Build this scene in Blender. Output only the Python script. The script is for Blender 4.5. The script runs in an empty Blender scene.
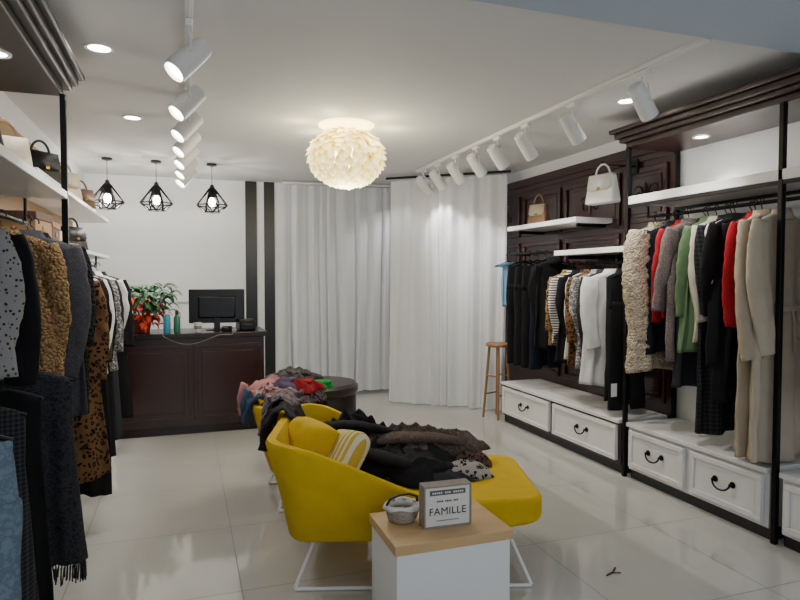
import bpy, bmesh, math, random
from mathutils import Vector, Matrix, noise
R = math.radians
PI = math.pi
col = bpy.context.scene.collection
random.seed(7)
LK = 2.25   # overall lamp power factor

# ------------------------------------------------------------------ helpers
def S(h):
    h = h.lstrip('#')
    out = []
    for i in (0, 2, 4):
        c = int(h[i:i+2], 16) / 255
        out.append(c / 12.92 if c <= .04045 else ((c + .055) / 1.055) ** 2.4)
    return (*out, 1)

def dim(c, k): return (min(1, c[0]*k), min(1, c[1]*k), min(1, c[2]*k), 1)

def base_mat(name, rough, metal=0):
    m = bpy.data.materials.new(name); m.use_nodes = True
    nt = m.node_tree; b = nt.nodes['Principled BSDF']
    b.inputs['Roughness'].default_value = rough; b.inputs['Metallic'].default_value = metal
    tc = nt.nodes.new('ShaderNodeTexCoord')
    return m, nt, b, tc

def nnode(nt, t, **kw):
    n = nt.nodes.new(t)
    for k, v in kw.items(): setattr(n, k, v)
    return n

def mixc(nt, fac, a, b):
    n = nnode(nt, 'ShaderNodeMix', data_type='RGBA')
    if isinstance(fac, (int, float)): n.inputs[0].default_value = fac
    else: nt.links.new(fac, n.inputs[0])
    for i, v in ((6, a), (7, b)):
        if isinstance(v, tuple): n.inputs[i].default_value = v
        else: nt.links.new(v, n.inputs[i])
    return n.outputs[2]

def ntex(nt, tc, scale, detail=3, coord='Object', stretch=None):
    n = nnode(nt, 'ShaderNodeTexNoise'); n.inputs['Scale'].default_value = scale; n.inputs['Detail'].default_value = detail
    if stretch:
        mp = nnode(nt, 'ShaderNodeMapping'); mp.inputs['Scale'].default_value = stretch
        nt.links.new(tc.outputs[coord], mp.inputs[0]); nt.links.new(mp.outputs[0], n.inputs['Vector'])
    else: nt.links.new(tc.outputs[coord], n.inputs['Vector'])
    return n

def add_bump(nt, b, height, strength, dist=.01):
    bp = nnode(nt, 'ShaderNodeBump'); bp.inputs['Strength'].default_value = strength; bp.inputs['Distance'].default_value = dist
    nt.links.new(height, bp.inputs['Height']); nt.links.new(bp.outputs[0], b.inputs['Normal'])

def M(name, c, rough=.6, metal=0, var=.08, vs=6, bump=0, bs=60, stretch=None, spec=None):
    if isinstance(c, str): c = S(c)
    m, nt, b, tc = base_mat(name, rough, metal)
    n = ntex(nt, tc, vs, 3, stretch=stretch)
    nt.links.new(mixc(nt, n.outputs[0], dim(c, 1-var), dim(c, 1+var)), b.inputs['Base Color'])
    if bump:
        n2 = ntex(nt, tc, bs, 4, stretch=stretch); add_bump(nt, b, n2.outputs[0], bump)
    if spec is not None: b.inputs['Specular IOR Level'].default_value = spec
    return m

def ramp(nt, src, stops, const=False):
    r = nnode(nt, 'ShaderNodeValToRGB'); cr = r.color_ramp
    if const: cr.interpolation = 'CONSTANT'
    while len(cr.elements) < len(stops): cr.elements.new(.5)
    for e, (p, c) in zip(cr.elements, stops): e.position = p; e.color = c
    nt.links.new(src, r.inputs[0]); return r.outputs[0]

def cloth(name, kind, c1, c2='#000000', scale=10, rough=.85):
    c1 = S(c1); c2 = S(c2)
    m, nt, b, tc = base_mat(name, rough)
    b.inputs['Specular IOR Level'].default_value = .2
    weave = ntex(nt, tc, 260, 2)
    hgt, st = weave.outputs[0], .25
    if kind == 'plain':
        n = ntex(nt, tc, 9, 4); o = mixc(nt, n.outputs[0], dim(c1, .85), dim(c1, 1.15))
    elif kind == 'leopard':
        nz = ntex(nt, tc, 14, 2)
        add = nnode(nt, 'ShaderNodeVectorMath', operation='MULTIPLY_ADD')
        nt.links.new(nz.outputs['Color'], add.inputs[0]); add.inputs[1].default_value = (.05, .05, .05)
        nt.links.new(tc.outputs['Object'], add.inputs[2])
        v = nnode(nt, 'ShaderNodeTexVoronoi'); v.inputs['Scale'].default_value = scale
        nt.links.new(add.outputs[0], v.inputs['Vector'])
        o = ramp(nt, v.outputs['Distance'], [(0, dim(c1, .55)), (.2, c2), (.42, c1), (1, c1)], True)
    elif kind == 'dots':
        v = nnode(nt, 'ShaderNodeTexVoronoi'); v.inputs['Scale'].default_value = scale
        nt.links.new(tc.outputs['Object'], v.inputs['Vector'])
        o = ramp(nt, v.outputs['Distance'], [(0, c2), (.3, c1), (1, c1)], True)
    elif kind in ('stripe', 'vstripe', 'plaid'):
        def wave(d):
            w = nnode(nt, 'ShaderNodeTexWave', bands_direction=d); w.inputs['Scale'].default_value = scale
            w.inputs['Distortion'].default_value = .4; nt.links.new(tc.outputs['Object'], w.inputs['Vector']); return w.outputs['Fac']
        if kind == 'plaid':
            a = ramp(nt, wave('X'), [(0, c1), (.62, c2)], True); bb = ramp(nt, wave('Z'), [(0, c1), (.62, c2)], True)
            o = mixc(nt, .5, a, bb)
        else:
            o = ramp(nt, wave('Z' if kind == 'stripe' else 'X'), [(0, c1), (.6, c2)], True)
    elif kind == 'curl':
        v = nnode(nt, 'ShaderNodeTexVoronoi'); v.inputs['Scale'].default_value = scale
        nz = ntex(nt, tc, 20, 2)
        add = nnode(nt, 'ShaderNodeVectorMath', operation='MULTIPLY_ADD')
        nt.links.new(nz.outputs['Color'], add.inputs[0]); add.inputs[1].default_value = (.03, .03, .03)
        nt.links.new(tc.outputs['Object'], add.inputs[2]); nt.links.new(add.outputs[0], v.inputs['Vector'])
        o = ramp(nt, v.outputs['Distance'], [(0, dim(c1, 1.15)), (.45, c1), (.9, c2)])
        inv = nnode(nt, 'ShaderNodeMath', operation='SUBTRACT'); inv.inputs[0].default_value = 1
        nt.links.new(v.outputs['Distance'], inv.inputs[1]); hgt, st = inv.outputs[0], 1
    elif kind == 'tweed':
        n = ntex(nt, tc, scale, 2); o = ramp(nt, n.outputs[0], [(.35, c1), (.5, c2), (.62, c1)])
    nt.links.new(o, b.inputs['Base Color'])
    add_bump(nt, b, hgt, st, .012 if kind == 'curl' else .003)
    return m

def glow(name, c, strength):
    m, nt, b, tc = base_mat(name, .4)
    n = ntex(nt, tc, 5, 1); cc = S(c)
    o = mixc(nt, n.outputs[0], dim(cc, .97), cc)
    nt.links.new(o, b.inputs['Base Color']); nt.links.new(o, b.inputs['Emission Color'])
    b.inputs['Emission Strength'].default_value = strength
    return m

def box(bm, x0, x1, y0, y1, z0, z1):
    vs = [bm.verts.new(p) for p in ((x0,y0,z0),(x1,y0,z0),(x1,y1,z0),(x0,y1,z0),(x0,y0,z1),(x1,y0,z1),(x1,y1,z1),(x0,y1,z1))]
    for f in ((0,3,2,1),(4,5,6,7),(0,1,5,4),(1,2,6,5),(2,3,7,6),(3,0,4,7)): bm.faces.new([vs[i] for i in f])
    return bm

def tube(bm, pts, r, seg=8, flat=None, cap=True, closed=False):
    pts = [Vector(p) for p in pts]; n = len(pts)
    rr = r if isinstance(r, (list, tuple)) else [r]*n
    rings = []; up = None
    for i, p in enumerate(pts):
        a = pts[(i-1) % n] if (i or closed) else pts[0]
        c = pts[(i+1) % n] if (i < n-1 or closed) else pts[-1]
        t = (c-a).normalized()
        if up is None:
            up = Vector((0,1,0)) if abs(t.y) < .9 else Vector((1,0,0))
        u = (up - t*up.dot(t)).normalized(); v = t.cross(u); up = u
        ring = []
        for k in range(seg):
            an = 2*PI*k/seg; o = (u*math.cos(an) + v*math.sin(an))*rr[i]
            if flat: o = Vector((o.x*flat[0], o.y*flat[1], o.z*flat[2]))
            ring.append(bm.verts.new(p+o))
        rings.append(ring)
    m = n if closed else n-1
    for i in range(m):
        a, b = rings[i], rings[(i+1) % n]
        for k in range(seg): bm.faces.new((a[k], a[(k+1)%seg], b[(k+1)%seg], b[k]))
    if cap and not closed:
        bm.faces.new(rings[0][::-1]); bm.faces.new(rings[-1])
    return bm

def lathe(bm, prof, seg=24, c=(0,0,0)):
    rings = []
    for r, z in prof:
        if r < 1e-5: rings.append([bm.verts.new((c[0], c[1], c[2]+z))])
        else: rings.append([bm.verts.new((c[0]+r*math.cos(2*PI*k/seg), c[1]+r*math.sin(2*PI*k/seg), c[2]+z)) for k in range(seg)])
    for a, b in zip(rings, rings[1:]):
        for k in range(seg):
            k2 = (k+1) % seg
            if len(a) == 1 and len(b) == 1: continue
            if len(a) == 1: bm.faces.new((a[0], b[k], b[k2]))
            elif len(b) == 1: bm.faces.new((a[k], a[k2], b[0]))
            else: bm.faces.new((a[k], a[k2], b[k2], b[k]))
    return bm

def nb(): return bmesh.new()

def obj(name, bm, m, parent=None, loc=None, rot=None, bev=0, sub=0, smooth=True, ang=38, solid=0, seg=2):
    bmesh.ops.recalc_face_normals(bm, faces=bm.faces)
    me = bpy.data.meshes.new(name); bm.to_mesh(me); bm.free()
    me.materials.append(m)
    if smooth:
        for p in me.polygons: p.use_smooth = True
        if not sub: me.set_sharp_from_angle(angle=R(ang))
    o = bpy.data.objects.new(name, me); col.objects.link(o)
    if parent: o.parent = parent
    if loc: o.location = loc
    if rot: o.rotation_euler = rot
    if solid:
        md = o.modifiers.new('solid', 'SOLIDIFY'); md.thickness = solid; md.offset = 0
    if bev:
        md = o.modifiers.new('bev', 'BEVEL'); md.width = bev; md.segments = seg; md.limit_method = 'ANGLE'; md.angle_limit = R(40)
    if sub:
        md = o.modifiers.new('sub', 'SUBSURF'); md.levels = sub; md.render_levels = sub
    return o

def tag(o, label, cat, group=None, kind=None):
    o['label'] = label; o['category'] = cat
    if group: o['group'] = group
    if kind: o['kind'] = kind
    return o

def thing(name, label, cat, loc=(0,0,0), rotz=0, group=None):
    o = bpy.data.objects.new(name, None); o.empty_display_size = .1; col.objects.link(o)
    o.location = loc; o.rotation_euler = (0, 0, rotz)
    return tag(o, label, cat, group)

def struct(name, bm, m, **kw):
    o = obj(name, bm, m, **kw); o['kind'] = 'structure'; return o

def spot(loc, target, power, angle=60, c=(1, .98, .945), size=.04, blend=.6):
    l = bpy.data.lights.new('spot_light', 'SPOT'); l.energy = power*LK; l.spot_size = R(angle); l.spot_blend = blend
    l.color = c; l.shadow_soft_size = size
    o = bpy.data.objects.new('spot_light', l); col.objects.link(o); o.location = loc
    o.rotation_euler = (Vector(target)-Vector(loc)).to_track_quat('-Z', 'Y').to_euler(); return o

def point(loc, power, c=(1, .9, .75), size=.05):
    l = bpy.data.lights.new('point_light', 'POINT'); l.energy = power*LK; l.color = c; l.shadow_soft_size = size
    o = bpy.data.objects.new('point_light', l); col.objects.link(o); o.location = loc; return o

ORD = ['nearest to the camera', 'second from the camera', 'third from the camera', 'fourth from the camera', 'fifth from the camera',
       'sixth from the camera', 'seventh from the camera', 'farthest from the camera']

# ------------------------------------------------------------------ materials
m_wall = M('wall_paint', '#e4e6e8', .5, var=.02, bump=.03, bs=120)
m_ceil = M('ceiling_paint', '#d2d2d1', .8, var=.02)
m_beam = M('beam_blue_grey', '#a9b6c4', .7, var=.02)  # blue-grey tone for the lowered ceiling section
m_wood = M('dark_mahogany', '#2f1411', .3, var=.4, vs=5, stretch=(1, 1, .12), bump=.1, bs=20, spec=.7)
m_counter = M('counter_mahogany', '#30130f', .28, var=.45, vs=4, stretch=(.15, 1, 1), bump=.08, bs=16, spec=.6)
m_ctop = M('counter_top_dark', '#1b0d0b', .25, var=.3, vs=4, stretch=(.15, 1, 1))
m_corn = M('cornice_walnut', '#2c1813', .32, var=.3, vs=4, stretch=(1, .15, 1), spec=.7)
m_corn2 = M('cornice_ebony', '#120c0a', .42, var=.3, vs=4, stretch=(1, .15, 1))
m_black = M('black_steel', '#0a0a0b', .4, .6, var=.1)
m_blackp = M('black_plastic', '#0d0d0f', .35, var=.1)
m_white = M('white_lacquer', '#dddcd9', .35, var=.02)
m_whitem = M('white_metal', '#e4e3df', .35, var=.02)
m_chrome = M('steel', '#9a9a9c', .3, .9, var=.05)
m_lens = glow('lamp_lens', '#fff6e4', 22)
m_disc = glow('downlight_disc', '#fff6e6', 24)
m_bulb = glow('pendant_bulb', '#fff4dd', 45)
m_oak = M('oak_top', '#bf9b6c', .5, var=.2, vs=6, stretch=(.25, 3, 1), bump=.05, bs=30)
m_stool = M('stool_wood', '#8d6844', .5, var=.2, vs=8, stretch=(1, 1, .2))
m_yellow = cloth('mustard_upholstery', 'plain', '#cba71a', rough=.8)
m_brownleather = M('brown_leather', '#1f1312', .42, var=.2, bump=.2, bs=90)
m_ply = M('light_wood_panel', '#a17c4c', .5, var=.2, vs=5, stretch=(1, .2, 1.5))
m_tan = M('tan_leather', '#7d5f47', .5, var=.12, bump=.15, bs=90)
m_cream = M('cream_leather', '#b8ab93', .45, var=.06, bump=.15, bs=90)
m_gold = M('brass', '#b08d4a', .3, .9, var=.05)

def curtain_mat(name, c):
    m, nt, b, tc = base_mat(name, .9); cc = S(c)
    n = ntex(nt, tc, 3, 2, stretch=(4, 4, .3)); o = mixc(nt, n.outputs[0], dim(cc, .95), cc)
    nt.links.new(o, b.inputs['Base Color']); b.inputs['Specular IOR Level'].default_value = .1
    w = ntex(nt, tc, 300, 2); add_bump(nt, b, w.outputs[0], .15, .003)
    tr = nnode(nt, 'ShaderNodeBsdfTranslucent'); nt.links.new(o, tr.inputs['Color'])
    mx = nnode(nt, 'ShaderNodeMixShader'); mx.inputs[0].default_value = .25
    out = nt.nodes['Material Output']
    nt.links.new(b.outputs[0], mx.inputs[1]); nt.links.new(tr.outputs[0], mx.inputs[2]); nt.links.new(mx.outputs[0], out.inputs['Surface'])
    return m

def floor_mat():
    m, nt, b, tc = base_mat('floor_tiles', .08)
    mp = nnode(nt, 'ShaderNodeMapping'); mp.inputs['Location'].default_value = (.56, .2, 0)
    nt.links.new(tc.outputs['Object'], mp.inputs[0])
    br = nnode(nt, 'ShaderNodeTexBrick'); br.offset = 0; br.squash = 1
    br.inputs['Scale'].default_value = 1; br.inputs['Brick Width'].default_value = .8; br.inputs['Row Height'].default_value = .8
    br.inputs['Mortar Size'].default_value = .0035; br.inputs['Mortar Smooth'].default_value = .2
    br.inputs['Color1'].default_value = S('#c5c3bd'); br.inputs['Color2'].default_value = S('#c1bfb9'); br.inputs['Mortar'].default_value = S('#86837c')
    nt.links.new(mp.outputs[0], br.inputs['Vector'])
    n = ntex(nt, tc, 2.2, 5)
    mm = nnode(nt, 'ShaderNodeMix', data_type='RGBA', blend_type='MULTIPLY'); mm.inputs[0].default_value = .3
    nt.links.new(br.outputs['Color'], mm.inputs[6])
    nt.links.new(ramp(nt, n.outputs[0], [(.3, (.85,.845,.835,1)), (.7, (1,1,1,1))]), mm.inputs[7])
    nt.links.new(mm.outputs[2], b.inputs['Base Color'])
    rg = nnode(nt, 'ShaderNodeMapRange'); nt.links.new(br.outputs['Fac'], rg.inputs[0]); rg.inputs[3].default_value = .06; rg.inputs[4].default_value = .6
    nt.links.new(rg.outputs[0], b.inputs['Roughness'])
    b.inputs['Specular IOR Level'].default_value = 1.0
    add_bump(nt, b, br.outputs['Fac'], -.3, .002)
    return m

# ------------------------------------------------------------------ room shell
XL, XR, YB, YF, H = -1.1, 3.6, 8.0, -.6, 2.7
struct('floor', box(nb(), XL-.1, XR+.1, YF, YB+.1, -.1, 0), floor_mat(), smooth=False)
struct('ceiling', box(nb(), XL-.1, XR+.1, YF, YB+.1, H, H+.1), m_ceil, smooth=False)
struct('wall_back', box(nb(), XL-.1, XR+.1, YB, YB+.1, 0, H), m_wall, smooth=False)
struct('wall_left', box(nb(), XL-.1, XL, YF, YB, 0, H), m_wall, smooth=False)
struct('wall_right', box(nb(), XR, XR+.1, YF, YB, 0, H), m_wall, smooth=False)
struct('trim_1', box(nb(), XL, XR, YF, 2.36, 2.64, H), m_beam, smooth=False)
m_stripe = M('black_wall_stripe', '#08080a', .35, var=.1)
struct('trim_2', box(nb(), .72, .86, 7.985, 8.0, 0, H), m_stripe, smooth=False)
struct('trim_3', box(nb(), .95, 1.08, 7.985, 8.0, 0, H), m_stripe, smooth=False)
struct('trim_4', box(nb(), -1.1, .70, 7.985, 8.0, 1.19, 1.21), M('grey_dado', '#c4c4c4', .5, var=.03), smooth=False)
struct('baseboard_back', box(nb(), XL, 1.2, 7.98, 8.0, 0, .1), m_stripe, smooth=False)

# right wall dark carved panelling
t = thing('carved_panelling', 'dark carved wood wall panelling behind the far right clothes rails', 'wall panelling', (3.6, 5.35, 0))
obj('backing_board', box(nb(), -.025, 0, -1.5, 1.5, 0, 2.58), m_wood, t, bev=.003)
bm = nb(); box(bm, -.06, -.026, -1.5, 1.5, 2.5, 2.58); box(bm, -.045, -.026, -1.5, 1.5, 2.45, 2.5)
obj('top_moulding', bm, m_wood, t, bev=.006)
for (a, b) in ((-1.44, -.95), (-.88, -.05), (.02, .75), (.82, 1.44)):
    for (z0, z1) in ((1.95, 2.4), (.5, 1.88)):
        bm = nb(); w = .045
        box(bm, -.05, -.026, a, b, z0, z0+w); box(bm, -.05, -.026, a, b, z1-w, z1)
        box(bm, -.05, -.026, a, a+w, z0+w, z1-w); box(bm, -.05, -.026, b-w, b, z0+w, z1-w)
        box(bm, -.036, -.026, a+w+.03, b-w-.03, z0+w+.03, z1-w-.03)
        obj('panel_frame', bm, m_wood, t, bev=.006)
    bm = nb(); c = (a+b)/2; zc = 2.175
    for s in (-1, 1):
        pts = []
        for k in range(22):
            an = k*.42; rr = .012+.0035*k
            pts.append((-.042, c+s*(.085-rr*math.cos(an)*.8), zc+rr*math.sin(an)))
        tube(bm, pts, .007, 5)
    tube(bm, [(-.042, c, zc-.1), (-.046, c, zc), (-.042, c, zc+.1)], [.006, .02, .006], 8)
    obj('carved_scroll', bm, m_wood, t)

# ------------------------------------------------------------------ curtains
def curtain(name, label, A, B, z0, z1, folds, amp, m, seed):
    A = Vector((*A, 0)); B = Vector((*B, 0)); d = B-A; L = d.length; d.normalize(); nrm = Vector((-d.y, d.x, 0))
    bm = nb(); NU, NV = 260, 22
    g = []
    for i in range(NU+1):
        u = i/NU; row = []
        for j in range(NV+1):
            v = j/NV; z = z1+(z0-z1)*v
            w = u+.035*math.sin(2*PI*1.7*u+seed)+.02*math.sin(2*PI*3.3*u+seed*2)+.014*v*math.sin(2*PI*2.2*u+seed*3+1.5*v)
            f = w*folds*2*PI
            e = max(.2, .45+1.3*(noise.noise(Vector((u*4.2, v*.6, seed)))+.3))
            sh = math.sin(f)+.35*math.sin(2*f+seed+v)
            off = amp*e*(.65+.4*v)*sh+.04*v*noise.noise(Vector((u*2.5, v*.8, seed+7)))+.006*noise.noise(Vector((u*16, v*3, seed+3)))
            sl = L*u+.015*math.cos(f)*e+.02*math.sin(3*v+u*7+seed)*v
            q = A+d*sl+nrm*off; row.append(bm.verts.new((q.x, q.y, z+.012*noise.noise(Vector((u*9, seed, 0)))*(1 if j in (0, NV) else 0))))
        g.append(row)
    for i in range(NU):
        for j in range(NV): bm.faces.new((g[i][j], g[i+1][j], g[i+1][j+1], g[i][j+1]))
    o = obj(name, bm, m, ang=180)
    return tag(o, label, 'curtain')
mc1 = curtain_mat('grey_white_curtain', '#eceef3'); mc2 = curtain_mat('white_curtain', '#eeeff2')
curtain('curtain', 'pale grey floor length curtain beside the black wall stripes', (1.2, 7.72), (2.62, 7.6), .05, 2.64, 9, .04, mc1, 3)
curtain('curtain', 'white floor length corner curtain in front of the wooden bar stool', (2.3, 7.0), (3.36, 6.1), .02, 2.63, 8, .045, mc2, 8)
bm = nb(); tube(bm, [(1.15, 7.74, 2.67), (2.66, 7.6, 2.67)], .014, 8)
tag(obj('curtain_rail', bm, m_whitem), 'white ceiling rail above the pale grey curtain', 'curtain rail')
bm = nb(); tube(bm, [(2.26, 7.03, 2.665), (3.4, 6.09, 2.665)], .014, 8)
tag(obj('curtain_rail', bm, m_blackp), 'slim dark ceiling rail above the white corner curtain', 'curtain rail')

# ------------------------------------------------------------------ ceiling lights
def track(x, y0, y1, label):
    bm = nb(); box(bm, -.018, .018, y0, y1, -.025, 0); box(bm, -.006, .006, y0+.02, y1-.02, -.03, -.025)
    tag(obj('light_track', bm, m_whitem, loc=(x, 0, H), bev=.002), label, 'light track')
track(.03, 2.45, 7.3, 'white ceiling track running above the aisle towards the counter')
track(2.47, 2.45, 6.55, 'white ceiling track running alongside the right clothes racks')

def track_head(x, y, d, label, group, sc=1.0):
    t = thing('track_spotlight', label, 'spotlight', (x, y, H-.03), 0, group)
    bm = nb(); box(bm, -.016, .016, -.05, .05, -.03, 0); tube(bm, [(0,0,-.03), (0,0,-.07)], .009, 8)
    obj('adapter', bm, m_whitem, t, bev=.003)
    d = Vector(d).normalized(); q = Vector((0,0,-1)).rotation_difference(d)
    ctr = Vector((0,0,-.165))
    bm = nb(); side = q @ Vector((0, 1, 0)) if abs(d.x) > abs(d.y)*2 else q @ Vector((1, 0, 0))
    tube(bm, [ctr+side*.06*sc, Vector((0,0,-.075))+side*.05*sc, (0,0,-.068), Vector((0,0,-.075))-side*.05*sc, ctr-side*.06*sc], .006, 6)
    obj('bracket', bm, m_whitem, t)
    bm = nb(); lathe(bm, [(0, .105), (.04*sc, .105), (.05*sc, .095), (.056*sc, .0), (.058*sc, -.1), (.058*sc, -.108), (.05*sc, -.108), (.046*sc, -.085), (0, -.085)], 24)
    can = obj('lamp_can', bm, m_whitem, t, loc=ctr); can.rotation_euler = q.to_euler()
    bm = nb(); lathe(bm, [(0, -.088), (.044*sc, -.088), (.044*sc, -.092), (0, -.096)], 20)
    obj('lens', bm, m_lens, can)
    p = Vector((x, y, H-.03))+ctr+d*.13
    return p, d

for i, y in enumerate((3.05, 3.8, 4.4, 4.95, 5.5, 6.05, 6.6)):
    p, d = track_head(.03, y, (-.62, -.28, -.72), 'white can spotlight on the aisle track, ' + (ORD[i] if i < 6 else ORD[7]), 'spotlights on the aisle ceiling track')
    spot(p, p+Vector((-.62, .05, -.9)), 15, 70)
for i, y in enumerate((2.92, 3.6, 4.2, 4.65, 5.05, 5.5, 5.95, 6.35)):
    p, d = track_head(2.47, y, (.62, .2, -.62), 'white can spotlight on the right track, ' + ORD[i], 'spotlights on the right ceiling track', .9)
    spot(p, p+Vector((.6, .12 if i < 5 else .4, -.85)), 17 if i < 6 else 13, 66)

def downlight(x, y, z, label, power=14, r=.055):
    t = thing('downlight', label, 'ceiling light', (x, y, z))
    bm = nb(); lathe(bm, [(r, 0), (r+.018, 0), (r+.016, -.008), (r, -.006), (r, 0)], 28); obj('rim', bm, m_whitem, t)
    bm = nb(); lathe(bm, [(0, -.001), (r, -.001), (r, -.004), (0, -.004)], 24); obj('diffuser', bm, m_disc, t)
    if power: spot((x, y, z-.03), (x, y, 0), power, 120, size=.05)
downlight(-.41, 3.62, H, 'bright recessed ceiling downlight nearest the left rack', 11)
downlight(-.36, 5.1, H, 'recessed ceiling downlight between left rack and pendant lamps', 14)
downlight(2.85, 3.52, H, 'recessed ceiling downlight beside the right spotlight track', 15)
downlight(3.33, 3.35, 2.458, 'small downlight under the right rack cornice', 10, .04)
downlight(-.75, 3.1, 2.458, 'small downlight under the left rack cornice', 4, .04)
downlight(-.72, 2.35, 2.458, 'small downlight under left cornice above the dark bags', 4, .04)

# feather ball lamp
t = thing('feather_lamp', 'round cream feather ceiling lamp hanging in the middle of room', 'ceiling lamp', (1.215, 4.8, 2.445))
def feather_mat():
    m, nt, b, tc = base_mat('warm_feathers', .8)
    at = nnode(nt, 'ShaderNodeAttribute', attribute_name='tip')
    n = ntex(nt, tc, 20, 2)
    ad = nnode(nt, 'ShaderNodeMath', operation='MULTIPLY_ADD'); nt.links.new(n.outputs[0], ad.inputs[0]); ad.inputs[1].default_value = .4
    nt.links.new(at.outputs['Fac'], ad.inputs[2])
    o = ramp(nt, ad.outputs[0], [(.15, S('#94762a')), (.55, S('#e6cd6a')), (1, S('#fff5bd'))])
    nt.links.new(o, b.inputs['Base Color']); nt.links.new(o, b.inputs['Emission Color'])
    lw = nnode(nt, 'ShaderNodeMapRange'); lw.inputs[1].default_value = .15; lw.inputs[2].default_value = 1.1; lw.inputs[3].default_value = .4; lw.inputs[4].default_value = 2.4
    nt.links.new(ad.outputs[0], lw.inputs[0]); nt.links.new(lw.outputs[0], b.inputs['Emission Strength'])
    return m
bm = nb(); rnd = random.Random(4); tip = bm.verts.layers.float.new('tip')
for i in range(18):
    phi = R(74-i*8.8); nP = max(5, int(36*math.cos(phi)))
    for k in range(nP):
        a = 2*PI*(k+.5*(i % 2))/nP+rnd.uniform(-.08, .08)
        def P(ph, rad): return Vector((.305*rad*math.cos(ph)*math.cos(a), .305*rad*math.cos(ph)*math.sin(a), .24*rad*math.sin(ph)))
        tang = Vector((-math.sin(a), math.cos(a), 0)); rows = []; skew = rnd.uniform(-.02, .02)
        ln = R(18+rnd.uniform(-4, 5)); lift = rnd.uniform(.01, .06)
        for s, w in ((0, .01), (.3, .026), (.6, .031), (.85, .024), (.96, .012), (1, .003)):
            c = P(phi-ln*s, .93+.07*s+lift*s*s)+tang*skew*s; row = []
            for q in (-1, 0, 1):
                v = bm.verts.new(c+tang*w*q+c.normalized()*(-.01*abs(q))); v[tip] = max(0, s*.95-.25*abs(q)*s); row.append(v)
            rows.append(row)
        for A_, B_ in zip(rows, rows[1:]):
            for q in range(2): bm.faces.new((A_[q], A_[q+1], B_[q+1], B_[q]))
obj('feather_shade', bm, feather_mat(), t, ang=180)
bm = nb(); lathe(bm, [(0, .255), (.22, .255), (.22, .245), (.21, .239), (0, .239)], 36); obj('ceiling_glow_plate', bm, glow('plate_glow', '#ffefb0', 5), t)  # emissive plate stands in for the lamp's bright glow on the ceiling
bm = nb(); lathe(bm, [(0, .12), (.03, .12), (.09, .06), (.11, 0), (.09, -.06), (0, -.11)], 20); obj('bulb', bm, glow('feather_core', '#ffe9a6', 8), t)
point((1.215, 4.8, 2.09), 18, (1, .95, .82), .25)
for a in range(6): point((1.215+.36*math.cos(a*PI/3), 4.8+.36*math.sin(a*PI/3), 2.58), 1.0, (1, .93, .7), .08)

# pendants
def pendant(x, y, label):
    t = thing('pendant_lamp', label, 'pendant lamp', (x, y, H), 0, 'wire cage pendant lamps over the counter')
    obj('canopy', lathe(nb(), [(0, 0), (.05, 0), (.05, -.02), (.01, -.03), (0, -.03)], 20), m_blackp, t)
    obj('cord', tube(nb(), [(0,0,-.03), (0,0,-.24)], .0035, 6), m_blackp, t)
    obj('socket', lathe(nb(), [(0, -.22), (.014, -.22), (.034, -.27), (.04, -.36), (0, -.36)], 16), m_blackp, t)
    obj('bulb', lathe(nb(), [(0, -.36), (.018, -.362), (.034, -.39), (.034, -.42), (.022, -.445), (0, -.45)], 16), m_bulb, t)
    bm = nb(); n = 8
    top = [(.035*math.cos(2*PI*k/n), .035*math.sin(2*PI*k/n), -.27) for k in range(n)]
    mid = [(.165*math.cos(2*PI*(k+.5)/n), .165*math.sin(2*PI*(k+.5)/n), -.44) for k in range(n)]
    low = [(.08*math.cos(2*PI*k/n), .08*math.sin(2*PI*k/n), -.51) for k in range(n)]
    for k in range(n):
        for a, b in ((top[k], top[(k+1)%n]), (top[k], mid[k]), (top[k], mid[k-1]), (mid[k], mid[(k+1)%n]), (mid[k], low[k]), (mid[k], low[(k+1)%n]), (low[k], low[(k+1)%n]), (top[k], (0,0,-.235))):
            tube(bm, [a, b], .0065, 6)
    obj('wire_cage', bm, m_black, t)
    point((x, y, H-.475), 8, (1, .96, .88), .03)
pendant(-.73, 6.9, 'black wire pendant lamp, nearest to the left shelves')
pendant(-.27, 6.9, 'black wire pendant lamp, middle one above the counter')
pendant(.28, 6.9, 'black wire pendant lamp, above the computer monitor')

# ------------------------------------------------------------------ counter
t = thing('sales_counter', 'dark mahogany sales counter in front of the white back wall', 'counter', (.06, 6.2, 0))
obj('body', box(nb(), -.68, .67, .02, .55, .08, .92), m_counter, t, bev=.004)
obj('countertop', box(nb(), -.72, .70, -.03, .6, .92, .97), m_ctop, t, bev=.008)
obj('plinth', box(nb(), -.67, .66, .03, .54, 0, .08), m_ctop, t)
for a, b in ((-.64, -.01), (.01, .64)):
    bm = nb(); w = .03
    box(bm, a, b, .008, .0205, .14, .14+w); box(bm, a, b, .008, .0205, .86-w, .86); box(bm, a, a+w, .008, .0205, .14+w, .86-w); box(bm, b-w, b, .008, .0205, .14+w, .86-w)
    box(bm, a+.07, b-.07, .013, .0205, .21, .79)
    obj('front_panel', bm, m_counter, t, bev=.004)
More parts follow.
